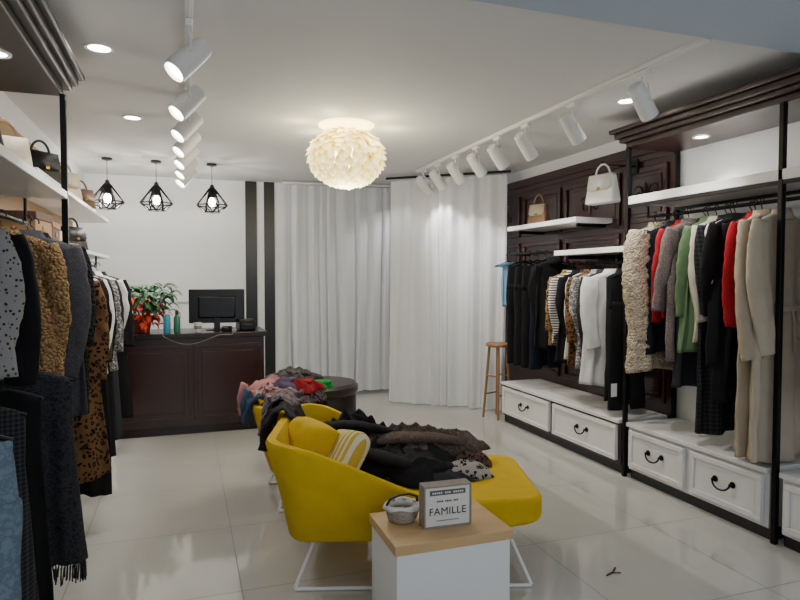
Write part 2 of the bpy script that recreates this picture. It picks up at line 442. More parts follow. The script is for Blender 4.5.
# plant
t = thing('potted_plant', 'potted poinsettia with green leaves and red bracts on counter', 'potted plant', (-.40, 6.45, .97))
obj('pot', lathe(nb(), [(0, 0), (.07, 0), (.09, .11), (.096, .115), (.09, .125), (.078, .12), (.07, .1), (0, .1)], 24), M('terracotta_pot', '#7a2c1e', .6, var=.2, vs=12), t)
def leafmesh(n, r0, r1, h0, h1, L, W, seed):
    bm = nb(); rd = random.Random(seed)
    for i in range(n):
        a = rd.uniform(0, 2*PI); r = rd.uniform(r0, r1); z = rd.uniform(h0, h1); tilt = rd.uniform(-.4, .5); l = L*rd.uniform(.7, 1.2); w = W*rd.uniform(.7, 1.2)
        c = Vector((r*math.cos(a), r*math.sin(a)*.75, z)); a2 = a+rd.uniform(-.8, .8)
        d = Vector((math.cos(a2), math.sin(a2), tilt)).normalized(); s = d.cross(Vector((0,0,1))).normalized(); up = s.cross(d); rows = []
        for q, ww, zz in ((0, .1, 0), (.3, .9, .02), (.6, 1, .02), (.85, .5, 0), (1, .05, -.03)):
            rows.append([bm.verts.new(c+d*l*q+s*w*ww*e+up*(zz-.01*abs(e))*1.2) for e in (-1, 0, 1)])
        for A_, B_ in zip(rows, rows[1:]):
            for e in (0, 1): bm.faces.new((A_[e], A_[e+1], B_[e+1], B_[e]))
    return bm
bm = nb()
for k in range(9): tube(bm, [(0, 0, .1), (.08*math.cos(k*.7), .06*math.sin(k*.7), .22), (.2*math.cos(k*.7), .13*math.sin(k*.7), .33)], .005, 5)
obj('stems', bm, M('plant_stem', '#3d5a2a', .6), t)
obj('leaves', leafmesh(130, .05, .27, .2, .44, .11, .035, 2), M('plant_leaf', '#24552b', .45, var=.4, vs=9), t, ang=180)
obj('red_bracts', leafmesh(100, .02, .2, .06, .32, .09, .03, 5), M('red_bract', '#d6401f', .55, var=.3, vs=9), t, ang=180)
def bottle(x, y, c, capc, label, h=.2, r=.032):
    t = thing('bottle', label, 'bottle', (x, y, .97))
    obj('body', lathe(nb(), [(0, 0), (r, 0), (r*1.03, .01), (r*1.03, h*.65), (r*.5, h*.8), (0, h*.8)], 20), M('bottle_plastic', c, .3, var=.05), t)
    obj('cap', lathe(nb(), [(0, h*.8), (r*.55, h*.8), (r*.55, h), (0, h)], 16), M('bottle_cap', capc, .35), t)
bottle(-.17, 6.32, '#3c94b4', '#e6ecee', 'blue bottle with white cap beside the potted plant', .22)
bottle(-.08, 6.36, '#3c7d5c', '#1c3a2c', 'green bottle between the blue bottle and white cup', .21, .03)
t = thing('cup', 'small white paper cup on counter left of the monitor', 'cup', (.11, 6.3, .97))
obj('cup_body', lathe(nb(), [(0, .002), (.028, 0), (.038, .09), (.04, .092), (.036, .09), (.027, .006), (0, .006)], 22), m_white, t)
obj('cup_band', lathe(nb(), [(.0325, .03), (.0345, .03), (.0375, .06), (.0355, .06)], 22), M('cup_band_grey', '#8c8a86', .5), t)
t = thing('computer_monitor', 'black computer monitor standing on the dark counter', 'monitor', (.30, 6.52, .97), R(-4))
obj('screen_housing', box(nb(), -.27, .27, -.02, .02, .07, .41), m_blackp, t, bev=.008)
obj('back_bulge', box(nb(), -.18, .18, -.05, -.02, .12, .34), m_blackp, t, bev=.015)
obj('stand', box(nb(), -.03, .03, -.045, -.02, .01, .14), m_blackp, t, bev=.004)
obj('stand_base', lathe(nb(), [(0, 0), (.11, 0), (.11, .008), (.03, .015), (0, .015)], 28), m_blackp, t)
obj('screen', box(nb(), -.255, .255, .0201, .022, .085, .395), M('screen_glass', '#25303a', .15), t)
t = thing('receipt_printer', 'small black receipt printer at the right end of the counter', 'printer', (.57, 6.4, .97), R(10))
obj('printer_body', box(nb(), -.08, .08, -.09, .09, 0, .11), m_blackp, t, bev=.015)
obj('paper_slot', box(nb(), -.04, .04, -.1, -.088, .06, .068), M('slot_grey', '#55565a', .4), t)
t = thing('payment_terminal', 'black card terminal lying before the monitor', 'card terminal', (.38, 6.28, .97), R(-15))
obj('terminal_body', box(nb(), -.04, .04, -.08, .08, 0, .05), m_blackp, t, bev=.012)
obj('keypad', box(nb(), -.03, .03, -.07, 0, .051, .056), M('keys_grey', '#6a6a6c', .5), t)
pts = [(-.2, 6.2, .975), (-.2, 6.162, .975)]
for k in range(20):
    s = k/19; pts.append((-.2+.62*s, 6.16, .95-.1*math.sin(PI*min(1, s*1.25))*(1-s*.5)))
pts += [(.44, 6.162, .975), (.44, 6.2, .975)]
tag(obj('power_cable', tube(nb(), pts, .0028, 6), M('cable_grey', '#8d8580', .5)), 'thin pale cable drooping over the front of the counter', 'cable')

# ------------------------------------------------------------------ drawer cabinets, right
def cabinet(y0, y1, drawers, label, mcar):
    yc = (y0+y1)/2; w = (y1-y0)/2
    t = thing('drawer_cabinet', label, 'drawer cabinet', (3.1, yc, 0))
    obj('carcass', box(nb(), .02, .46, -w, w, .07, .39), mcar, t, bev=.004)
    obj('plinth', box(nb(), .04, .46, -w, w, 0, .07), m_blackp, t)
    obj('top', box(nb(), -.01, .46, -w, w, .39, .42), m_white, t, bev=.004)
    dw = 2*w/drawers
    for k in range(drawers):
        a = -w+k*dw+.03; b = -w+(k+1)*dw-.03
        bm = nb(); box(bm, 0, .02, a, b, .1, .37); f = .035
        box(bm, -.012, 0, a, b, .1, .1+f); box(bm, -.012, 0, a, b, .37-f, .37); box(bm, -.012, 0, a, a+f, .1+f, .37-f); box(bm, -.012, 0, b-f, b, .1+f, .37-f)
        d = obj('drawer', bm, m_white, t, bev=.004)
        c = (a+b)/2; bm = nb(); pts = []
        for q in range(11):
            an = PI*q/10; pts.append((-.025-.012*math.sin(an), c-.065*math.cos(an), .25-.045*math.sin(an)))
        tube(bm, pts, .006, 7)
        for s in (-1, 1):
            tube(bm, [(0, c+s*.065, .25), (-.03, c+s*.065, .25)], .008, 8)
            tube(bm, [(-.0005, c+s*.065, .25), (-.006, c+s*.065, .25)], .02, 12)
        obj('handle', bm, m_black, d)
    return t
cabinet(3.87, 5.72, 2, 'low white two drawer cabinet in a dark frame by the stool', m_wood)
cabinet(2.6, 3.78, 2, 'low white two drawer cabinet under the long beige coats', m_white)
cabinet(1.32, 2.52, 2, 'low white drawer cabinet cut off by the right picture edge', m_white)

# ------------------------------------------------------------------ racks with cornice
def cornice(bm, x_front, sgn, y0, y1, xw):
    for dx, z0, z1, ret in ((.02, 2.46, 2.50, .02), (-.02, 2.50, 2.53, .05), (-.045, 2.53, 2.57, .075), (-.075, 2.57, 2.60, .1)):
        a = x_front+sgn*dx; box(bm, min(a, xw), max(a, xw), y0, y1+ret, z0, z1)
    return bm
t = thing('display_rack', 'black steel display rack with walnut cornice along the right wall', 'clothes rack', (3.1, 2.55, 0))
obj('cornice', cornice(nb(), 0, 1, -1.4, 1.29, .49), m_corn, t, bev=.008)
for y in (1.27, .01, -1.3):
    for x in (.015, .47): obj('post', box(nb(), x-.015, x+.015, y-.015, y+.015, .0, 2.46), m_black, t, bev=.003)
obj('shelf', box(nb(), .0, .485, -1.3, 1.25, 2.035, 2.095), m_white, t, bev=.004)
bm = nb()
for x in (.015, .47): box(bm, x-.012, x+.012, -1.3, 1.27, 2.013, 2.035)
obj('shelf_frame', bm, m_black, t)
bm = nb(); tube(bm, [(.2, -1.3, 1.95), (.2, 1.27, 1.95)], .012, 10)
for y in (1.27, .01, -1.3): tube(bm, [(.2, y, 1.95), (.2, y, 2.03)], .008, 8)
obj('hanging_rail', bm, m_black, t)

t = thing('display_rack', 'black steel display rack with ebony cornice along the left wall', 'clothes rack', (-.58, 2.4, 0))
obj('cornice', cornice(nb(), 0, -1, -1.5, 1.32, -.51), m_corn2, t, bev=.008)
for y in (1.29, -1.4):
    for x in (-.015, -.49): obj('post', box(nb(), x-.015, x+.015, y-.015, y+.015, 0, 2.46), m_black, t, bev=.003)
obj('shelf', box(nb(), -.505, 0, -1.4, 1.27, 1.91, 1.95), m_white, t, bev=.004)
bm = nb(); tube(bm, [(-.2, -1.4, 1.78), (-.2, 1.29, 1.78)], .012, 10)
for y in (1.29, -1.4): tube(bm, [(-.2, y, 1.78), (-.2, y, 1.91)], .008, 8)
obj('hanging_rail', bm, m_black, t)
bm = nb(); tube(bm, [(-.1, -1.4, 1.16), (-.1, 1.29, 1.16)], .012, 10)
for y in (1.29, -1.4): tube(bm, [(-.49, y, 1.16), (-.1, y, 1.16)], .008, 8)
obj('lower_rail', bm, m_black, t)

t = thing('open_shelving', 'light wood backed white shelves beyond the left rack', 'shelving', (-1.1, 4.9, 0))
obj('back_panel', box(nb(), 0, .025, -1.15, 2.2, 1.3, 2.5), m_ply, t, bev=.003)
obj('shelf', box(nb(), .025, .36, -1.1, 2.2, 2.06, 2.09), m_white, t, bev=.003)
obj('shelf', box(nb(), .025, .36, -1.1, 2.2, 1.69, 1.72), m_white, t, bev=.003)
bm = nb(); tube(bm, [(.34, -1.1, 1.6), (.34, 1.3, 1.6)], .012, 10)
for y in (-1.1, .1, 1.3): tube(bm, [(.34, y, 1.6), (.34, y, 1.69)], .008, 8)
obj('hanging_rail', bm, m_black, t)

def ledge(y0, y1, z, label):
    t = thing('display_shelf', label, 'shelf', (3.55, (y0+y1)/2, z))
    w = (y1-y0)/2
    obj('board', box(nb(), -.38, 0, -w, w, -.045, 0), m_white, t, bev=.004)
    for s in (-1, 1): obj('bracket', box(nb(), -.3, 0, s*(w-.1)-.01, s*(w-.1)+.01, -.075, -.046), m_black, t)
ledge(4.55, 5.75, 2.02, 'white shelf on dark panelling carrying the small tan handbag')
ledge(3.9, 4.88, 1.74, 'white shelf above the leopard and striped tops')
def side_rail(y0, y1, z, label):
    bm = nb(); tube(bm, [(3.28, y0, z), (3.28, y1, z)], .012, 10)
    for y in (y0+.03, y1-.03): tube(bm, [(3.28, y, z), (3.55, y, z)], .009, 8)
    tag(obj('clothes_rail', bm, m_black), label, 'clothes rail')
side_rail(3.9, 4.9, 1.62, 'black rail on panelling holding the leopard and striped tops')
side_rail(4.98, 5.95, 1.74, 'black rail on panelling holding the black trousers')
bm = nb(); tube(bm, [(3.55, 4.27, 2.42), (3.24, 4.27, 2.42), (3.215, 4.27, 2.44)], .008, 8); box(bm, 3.54, 3.552, 4.23, 4.31, 2.36, 2.48)
tag(obj('hook_arm', bm, m_black), 'black arm on panelling holding up the white handbag', 'hook')

# ------------------------------------------------------------------ bags and boxes
def handbag(loc, rz, w, h, d, mb, label, mh=None, hh=.1, flap=True, mf=None):
    t = thing('handbag', label, 'handbag', loc, rz); mh = mh or mb
    bm = nb()
    v = [bm.verts.new(p) for p in ((-w,-d,0),(w,-d,0),(w,d,0),(-w,d,0),(-w*.85,-d*.45,h),(w*.85,-d*.45,h),(w*.85,d*.45,h),(-w*.85,d*.45,h))]
    for f in ((0,3,2,1),(4,5,6,7),(0,1,5,4),(1,2,6,5),(2,3,7,6),(3,0,4,7)): bm.faces.new([v[i] for i in f])
    obj('bag_body', bm, mb, t, bev=.02, seg=3)
    if flap:
        bm = nb()
        q = [(-w*.8, d*.35, h+.003), (w*.8, d*.35, h+.003), (w*.8, -d*.5, h+.003), (-w*.8, -d*.5, h+.003), (w*.82, -d*.8, h*.55), (-w*.82, -d*.8, h*.55), (w*.6, -d*.87, h*.45), (-w*.6, -d*.87, h*.45)]
        vv = [bm.verts.new(p) for p in q]; bm.faces.new(vv[:4]); bm.faces.new((vv[3], vv[2], vv[4], vv[5])); bm.faces.new((vv[5], vv[4], vv[6], vv[7]))
        obj('flap', bm, mf or mb, t, solid=.007)
        obj('clasp', box(nb(), -.015, .015, -d*.88-.012, -d*.88+.004, h*.46, h*.56), m_gold, t, bev=.003)
    bm = nb(); pts = [(w*.5*math.cos(PI*k/12), 0, h-.005+hh*math.sin(PI*k/12)) for k in range(13)]
    tube(bm, pts, .008, 7); obj('handle', bm, mh, t)
    return t
m_bl = M('black_leather', '#141416', .4, bump=.15)
handbag((3.3, 5.35, 2.02), R(-75), .12, .19, .05, m_tan, 'small tan and cream handbag on the high white shelf', m_tan, .11, True, m_cream)
handbag((3.23, 4.27, 2.10), R(-80), .15, .23, .06, m_white, 'white structured handbag hanging from a black arm', m_white, .095)
handbag((-.76, 3.2, 1.95), R(25), .12, .17, .05, m_cream, 'cream and tan handbag on top of the left rack shelf', m_tan, .08, True, m_cream)
handbag((-.76, 2.68, 1.95), R(30), .13, .14, .06, m_brownleather, 'dark brown handbag on top of the left rack shelf', None, .08)
handbag((-.76, 2.2, 1.95), R(45), .14, .15, .06, m_bl, 'black handbag nearest the camera on the left rack shelf', None, .08)
handbag((-.86, 5.3, 2.09), R(50), .13, .2, .06, m_cream, 'cream handbag on the upper wood backed shelf', m_cream, .08)
handbag((-.86, 6.1, 2.09), R(50), .13, .18, .06, m_tan, 'tan handbag at the far end of the upper wood backed shelf', None, .08)
handbag((-.86, 4.5, 2.09), R(50), .13, .2, .06, m_bl, 'black handbag on the upper wood backed shelf', None, .08)
handbag((-.88, 5.75, 1.72), R(60), .14, .19, .06, m_brownleather, 'dark brown handbag on the lower wood backed shelf', None, .08)
def lidbox(loc, rz, w, d, h, m, m2, label):
    t = thing('storage_box', label, 'box', loc, rz)
    obj('box_base', box(nb(), -w, w, -d, d, 0, h*.75), m, t, bev=.004); obj('lid', box(nb(), -w-.005, w+.005, -d-.005, d+.005, h*.7, h), m2, t, bev=.004)
    obj('label_plate', box(nb(), -.03, .03, -d-.004, -d, h*.3, h*.5), m_gold, t)
m_kraft = M('kraft_card', '#8b6a48', .7, var=.1); m_brown = M('brown_card', '#4c3120', .6, var=.15)
lidbox((-.88, 4.1, 1.72), R(85), .15, .11, .15, m_kraft, m_brown, 'kraft card box with brown lid on lower wood backed shelf')
lidbox((-.88, 4.5, 1.72), R(92), .15, .1, .13, m_brown, m_kraft, 'brown card box with kraft lid on lower wood backed shelf')
t = thing('straw_hat', 'beige brimmed hat between card box and bag on lower shelf', 'hat', (-.89, 4.95, 1.72))
obj('brim', lathe(nb(), [(.09, .0), (.17, .012), (.172, .018), (.09, .01)], 32), m_cream, t)
obj('crown', lathe(nb(), [(.095, .005), (.092, .06), (.075, .105), (.04, .1), (0, .095)], 32), m_cream, t)
obj('hat_band', lathe(nb(), [(.097, .01), (.097, .035), (.0945, .035), (.0945, .01)], 32), m_brown, t)

# ------------------------------------------------------------------ garments
def hanger_bm():
    bm = nb(); pts = [(.02*math.cos(R(a)), 0, .0+.02*math.sin(R(a))) for a in range(-25, 181, 15)]
    pts += [(-.018, 0, -.014), (-.006, 0, -.028), (0, 0, -.04), (0, 0, -.075)]
    tube(bm, pts, .0035, 6)
    tube(bm, [(-.185, 0, -.128), (-.1, 0, -.1), (0, 0, -.072), (.1, 0, -.1), (.185, 0, -.128)], [.006, .01, .009, .01, .006], 6)
    tube(bm, [(-.18, 0, -.128), (.18, 0, -.128)], .004, 6)
    return bm
hang_me = {}
def hanger(loc, rz, label, group):
    if 0 not in hang_me:
        o = obj('clothes_hanger', hanger_bm(), m_blackp); hang_me[0] = o.data
    else:
        o = bpy.data.objects.new('clothes_hanger', hang_me[0]); col.objects.link(o)
    o.location = loc; o.rotation_euler = (0, 0, rz); tag(o, label, 'hanger', group)

def wrinkle(p, seed, k):   # long hanging creases, stretched along z
    q = Vector((p.x*11+seed, p.y*9, p.z*1.9+p.x*1.5)); return k*(.5*noise.noise(q)+.9*(.55-min(1, 2.2*abs(noise.noise(q*1.5)))))

def body_bm(rows, seed, fold, curl, L, seg=56):
    bm = nb(); rnd = random.Random(seed); ph = [rnd.uniform(0, 6.28) for _ in range(4)]; fr = rnd.uniform(1.3, 2.2)
    full = []
    for (a, b) in zip(rows, rows[1:]):
        k = max(1, int(abs(b[0]-a[0])/.025))
        for q in range(k): s = q/k; full.append(tuple(a[i]*(1-s)+b[i]*s for i in range(3)))
    full.append(rows[-1]); rings = []
    for (z, w, t) in full:
        s = min(1, max(0, (-z-.12)/max(.1, L-.12))); ring = []
        for k in range(seg):
            a = 2*PI*k/seg; ca, sa = math.cos(a), math.sin(a)
            x = w*(abs(ca)**.8)*(1 if ca >= 0 else -1); y = t*sa
            f1 = fr*PI*x/max(w, .05)*1.8+ph[0]+.8*s
            y += fold*min(1, s*1.5)*(math.sin(f1)+.3*math.sin(2*f1+ph[1]))
            x *= 1+.025*math.sin(5*z+ph[2])*s
            x += .015*s*math.sin(2.5*z+ph[1])
            p = Vector((x, y, z-.02*s*math.sin(9*x+ph[3])*(1 if s > .9 else 0)))
            if curl:
                p += Vector((ca, sa, 0))*curl*noise.noise(p*38+Vector((seed, 0, 0)))
            else:
                p.y += wrinkle(p, seed, .014)*min(1, s*4)
            ring.append(bm.verts.new(p))
        rings.append(ring)
    for a, b in zip(rings, rings[1:]):
        for k in range(seg): bm.faces.new((a[k], a[(k+1)%seg], b[(k+1)%seg], b[k]))
    return bm

GS = [100]
def top(name, cat, label, loc, m, L=.7, ws=.2, wh=.23, t=.032, sl=.52, sr=.062, fold=.02, curl=0, rz=None, m2=None, collar=True, belt=None, buttons=None, group=None, hlabel='', hgroup='', fringe=False, flare=-.2, sy=.42):
    GS[0] += 1; seed = GS[0]; rnd = random.Random(seed)
    rz = rnd.uniform(-.2, .2) if rz is None else rz
    g = thing(name, label, cat, loc, rz, group)
    rows = [(-.082, .055, .032), (-.092, .1, .032), (-.112, .16, t*.9), (-.14, ws, t*.9), (-.3, ws*.98, t), (-L*.6-.05, (ws+wh)/2*.98, t), (-L, wh, t*1.1)]
    obj('body', body_bm(rows, seed, fold, curl, L), m, g, ang=180, solid=.004)
    if fringe:
        bm = nb()
        for k in range(90):
            a = 2*PI*k/90; x = wh*math.cos(a); y = t*1.15*math.sin(a)
            tube(bm, [(x, y, -L+.01), (x+rnd.uniform(-.01, .01), y+rnd.uniform(-.01, .01), -L-rnd.uniform(.05, .08))], .003, 4)
        obj('fringed_hem', bm, m, g)
    if sl:
        for s in (-1, 1):
            bm = nb(); b1 = rnd.uniform(-.03, .03); kx = rnd.uniform(-.07, .03); sl2 = sl*rnd.uniform(.92, 1.08); pts = []; rr = []
            N = max(8, int(sl/.018))
            for k in range(N+1):
                q = k/N
                pts.append((s*(ws-.035+.05*math.sin(min(1, q*1.5)*PI/2)-.03*q*q+kx*max(0, q-.45)*2), b1*2*q+.008*math.sin(4*q+seed), -.13-sl2*q))
                rr.append(sr*(1.1+flare*q)*(.8+.2*min(1, q*8)))
            tube(bm, pts, rr, 22, flat=(.95, sy, 1))
            for v in bm.verts:
                c = Vector((v.co.x-s*(ws+.01), v.co.y, 0)).normalized()
                if curl: v.co += c*curl*noise.noise(v.co*38)
                else:
                    v.co.y += wrinkle(v.co, seed+s, .012)
                    v.co += c*.006*(1-2.5*abs(noise.noise(Vector((v.co.x*4+seed, v.co.y*10, v.co.z*11+v.co.x*14)))))
            slv = obj('sleeve', bm, m, g, ang=180)
            if m2 and sl > .4:
                e = Vector(pts[-1]); bm = nb(); tube(bm, [e+Vector((0,0,.03)), e-Vector((0,0,.006))], rr[-1]*1.08, 14, flat=(.95, sy*1.2, 1)); obj('cuff', bm, m2, slv)
    if collar:
        bm = nb(); seg = 20; R1 = []; R2 = []; R3 = []
        for k in range(seg):
            a = 2*PI*k/seg; ca, sa = math.cos(a), math.sin(a); dr = .03 if sa < 0 else .012
            R1.append(bm.verts.new((.05*ca, .032*sa, -.082))); R2.append(bm.verts.new((.058*ca, .04*sa, -.055))); R3.append(bm.verts.new((.085*ca, .052*sa-.004, -.09-dr)))
        for A_, B_ in ((R1, R2), (R2, R3)):
            for k in range(seg): bm.faces.new((A_[k], A_[(k+1)%seg], B_[(k+1)%seg], B_[k]))
        obj('collar', bm, m2 or m, g, ang=180, solid=.006)
    if buttons:
        for k in range(4):
            z = -.22-k*(L-.35)/4; obj('button', lathe(nb(), [(0, 0), (.009, 0), (.009, .004), (0, .004)], 10, (0, 0, 0)), buttons, g, loc=(.0, -t*1.12-.016, z), rot=(R(90), 0, 0))
    if belt:
        zb = -L*.42; wb = ws*1.02; bm = nb()
        tube(bm, [(wb*math.cos(2*PI*k/28), (t*1.3+.012)*math.sin(2*PI*k/28), zb) for k in range(28)], .014, 6, flat=(.35, .35, 1.3), closed=True)
        tube(bm, [(.03, -t*1.5-.008, zb), (.04, -t*1.6-.012, zb-.1), (.05, -t*1.6-.01, zb-.25)], .013, 6, flat=(1, .3, 1))
        obj('belt', bm, belt, g)
    hanger(loc, rz, hlabel, hgroup)
    return g

def trousers(label, loc, m, L=1.05, w=.17, rz=None, hlabel='', hgroup='', name='trousers', tagm=None, fray=False):
    GS[0] += 1; seed = GS[0]; rnd = random.Random(seed); rz = rnd.uniform(-.12, .12) if rz is None else rz
    g = thing(name, label, 'trousers', loc, rz)
    rows = [(-.128, w, .022), (-.2, w*1.05, .03), (-.36, w*1.12, .034)]
    obj('hips', body_bm(rows, seed, .004, 0, 1), m, g, ang=180, solid=.004)
    for s in (-1, 1):
        bm = nb(); pts = []; rr = []; N = 24
        for k in range(N+1):
            q = k/N; pts.append((s*(w*.54+.02*q+.006*math.sin(6*q+seed)), .012*math.sin(4*q+seed+s)*q, -.31-(L-.31)*q)); rr.append(w*(.56-.12*q)+.004*math.sin(14*q+s))
        tube(bm, pts, rr, 16, flat=(1, .36, 1))
        for v in bm.verts: v.co.y += wrinkle(v.co, seed, .008)
        lg = obj('leg', bm, m, g, ang=180)
        if fray:
            bm = nb(); e = pts[-1]
            for k in range(40):
                a = rnd.uniform(0, 6.28); x = e[0]+rr[-1]*math.cos(a); y = e[1]+rr[-1]*.36*math.sin(a)
                tube(bm, [(x, y, e[2]+.01), (x+rnd.uniform(-.01, .01), y, e[2]-rnd.uniform(.02, .06))], .0015, 4)
            obj('frayed_hem', bm, m_white, lg)
    bm = nb(); tube(bm, [(w*1.01*math.cos(2*PI*k/28), .026*math.sin(2*PI*k/28), -.145) for k in range(28)], .02, 6, flat=(.25, .25, 1), closed=True)
    obj('waistband', bm, m, g)
    if tagm:
        obj('price_tag', box(nb(), -w-.035, -w+.02, -.05, -.047, -L+.12, -L+.22), tagm, g)
    hanger(loc, rz, hlabel, hgroup)
    return g

# cloth palette
c_teddy = cloth('cream_teddy', 'curl', '#c4b49a', '#9c8d76', 70); c_orange = cloth('tan_teddy', 'curl', '#8f714b', '#523b23', 70)
c_black = cloth('black_cloth', 'plain', '#121214'); c_black2 = cloth('soft_black', 'plain', '#19181a'); c_char = cloth('charcoal', 'plain', '#2e2e33')
c_navy = cloth('dark_navy', 'plain', '#141a26'); c_red = cloth('red_knit', 'plain', '#8f1a20'); c_red2 = cloth('crimson_knit', 'plain', '#a01a25')
c_tweed = cloth('rose_tweed', 'tweed', '#847571', '#5a4d4b', 90); c_green = cloth('sage_wool', 'plain', '#5d7652'); c_grey = cloth('grey_wool', 'tweed', '#46464a', '#343438', 90)
c_white = cloth('white_cotton', 'plain', '#c9c7c3'); c_beige = cloth('beige_wool', 'plain', '#a2947f'); c_beige2 = cloth('trench_beige', 'plain', '#b0a390')
c_leo = cloth('leopard', 'leopard', '#937147', '#120d0a', 38); c_leo2 = cloth('dark_leopard', 'leopard', '#6b4c2d', '#0d0806', 40)
c_dots = cloth('grey_small_print', 'dots', '#918e8b', '#26262a', 62); c_str = cloth('striped_knit', 'stripe', '#c9c5bd', '#1f1f23', 14)
c_plaid = cloth('dark_plaid', 'plaid', '#1c1c20', '#77756f', 8); c_pat = cloth('grey_pattern', 'tweed', '#b4b0aa', '#2c2c30', 45)
c_denim = cloth('pale_denim', 'tweed', '#6d7d89', '#596874', 40); c_bt = cloth('dark_woven', 'plaid', '#1b1b1f', '#3b3b3f', 20)
c_pink = cloth('dusty_pink', 'plain', '#b07678'); c_blue = cloth('pale_blue', 'plain', '#6f93ae'); c_brownp = cloth('brown_grey', 'tweed', '#5e4f46', '#463a34', 45)
c_olive = cloth('olive', 'plain', '#3f422c'); c_fur = cloth('black_fur', 'curl', '#171515', '#050505', 70); c_brown = cloth('chocolate', 'plain', '#2b1d18'); c_multi = cloth('print_multi', 'tweed', '#7c303c', '#b9a59f', 22)
c_bw = cloth('dark_grey_plaid', 'plaid', '#161619', '#333235', 11); c_woven = cloth('charcoal_woven', 'tweed', '#1d1d20', '#34343a', 60)

# ---- right rack (front), rail z 1.95, x 3.3
HL, HG = 'thin black clothes hanger on the right cornice rack rail', 'hangers on the right cornice rack rail'
kw = dict(hlabel=HL, hgroup=HG); rx, rzl = 3.3, 1.95
top('shearling_coat', 'coat', 'fluffy cream shearling coat at far end of the right rack', (rx-.07, 3.66, rzl), c_teddy, 1.12, .24, .3, .07, .7, .105, curl=.018, rz=.35, flare=-.1, sy=.72, **kw)
top('jacket', 'jacket', 'dark navy jacket between shearling coat and red sweater', (rx-.03, 3.51, rzl), c_navy, .98, .22, .24, **kw)
top('sweater', 'sweater', 'red sweater next to the navy jacket and tweed coat', (rx-.03, 3.435, rzl), c_red, .72, .21, .22, sl=.6, rz=.15, **kw)
top('coat', 'coat', 'rose grey tweed coat beside the red sweater', (rx-.05, 3.365, rzl), c_tweed, 1.02, .22, .26, rz=.25, sr=.075, **kw)
top('coat', 'coat', 'plain charcoal coat between tweed coat and green coat', (rx+.02, 3.29, rzl), c_char, 1.2, .2, .24, rz=-.1, **kw)
top('coat', 'coat', 'sage green wool coat in the middle of the right rack', (rx-.03, 3.22, rzl), c_green, .95, .21, .25, sl=.62, rz=.2, sr=.072, **kw)
top('cardigan', 'cardigan', 'cream cardigan between green coat and dark plaid coat', (rx-.02, 3.16, rzl), cloth('cream_knit', 'plain', '#c4baa6'), .85, .2, .23, sl=.56, rz=.15, **kw)
top('coat', 'coat', 'long dark grey plaid coat beside the cream cardigan', (rx+.0, 3.1, rzl), c_bw, 1.44, .2, .25, rz=-.02, **kw)
top('blouse', 'blouse', 'white blouse with black cuffs on the right rack', (rx-.02, 3.045, rzl), c_white, .78, .2, .23, m2=c_black, rz=.2, sr=.068, **kw)
top('jacket', 'jacket', 'black jacket beside the white blouse on the right rack', (rx-.05, 2.99, rzl), c_black, 1.0, .21, .25, rz=.15, sr=.07, **kw)
top('jacket', 'jacket', 'soft black long jacket next to the crimson sweater', (rx+.02, 2.93, rzl), c_black2, 1.2, .2, .25, rz=-.08, **kw)
top('sweater', 'sweater', 'crimson sweater beside the long beige coat', (rx-.01, 2.875, rzl), c_red2, .74, .21, .22, sl=.6, rz=.12, **kw)
top('coat', 'coat', 'long beige wool coat in the row beside the crimson sweater', (rx-.06, 2.79, rzl), c_beige, 1.5, .22, .29, .034, .76, .072, fold=.02, buttons=m_brown, rz=.3, flare=.4, **kw)
top('trench_coat', 'coat', 'long pale beige belted trench coat by the rack post', (rx-.05, 2.67, rzl), c_beige2, 1.5, .22, .28, .034, .72, .07, fold=.02, belt=c_beige2, rz=.15, flare=.35, **kw)
top('coat', 'coat', 'white coat at the right picture edge', (rx, 2.28, rzl), c_white, 1.1, .2, .23, **kw)
# ---- right rail near the white shelf
kw = dict(hlabel='black clothes hanger on the short rail of leopard tops', hgroup='hangers on the short right rail'); rzl = 1.62; rx = 3.28
top('shirt', 'shirt', 'leopard print shirt on the short right rail', (rx, 4.81, rzl), c_leo, .75, .19, .21, sl=.5, **kw)
top('sweater', 'sweater', 'black and white striped sweater beside leopard shirt', (rx, 4.72, rzl), c_str, .72, .2, .21, **kw)
top('blouse', 'blouse', 'black blouse between striped sweater and white shirt', (rx-.02, 4.63, rzl), c_black, .85, .19, .22, **kw)
top('shirt', 'shirt', 'plain white shirt beside the dark leopard blouse', (rx, 4.54, rzl), c_white, .8, .19, .21, m2=c_char, **kw)
top('blouse', 'blouse', 'dark leopard blouse next to the grey patterned cardigan', (rx-.02, 4.46, rzl), c_leo2, .85, .19, .2, **kw)
top('cardigan', 'cardigan', 'grey and white patterned cardigan on the short right rail', (rx, 4.38, rzl), c_pat, .9, .2, .22, **kw)
top('jacket', 'jacket', 'charcoal jacket between patterned and white cardigans', (rx-.02, 4.28, rzl), c_char, .95, .2, .23, **kw)
top('cardigan', 'cardigan', 'long white cardigan near the cornice rack', (rx-.03, 4.17, rzl), c_white, 1.0, .21, .25, sl=.6, sr=.07, **kw)
top('dress', 'dress', 'long black dress between white cardigan and trousers', (rx, 4.07, rzl), c_black2, 1.1, .18, .22, sl=0, **kw)
trousers('black trousers with a white price tag near rack post', (rx-.03, 3.97, rzl), c_black, 1.15, .17, tagm=m_white, **kw)
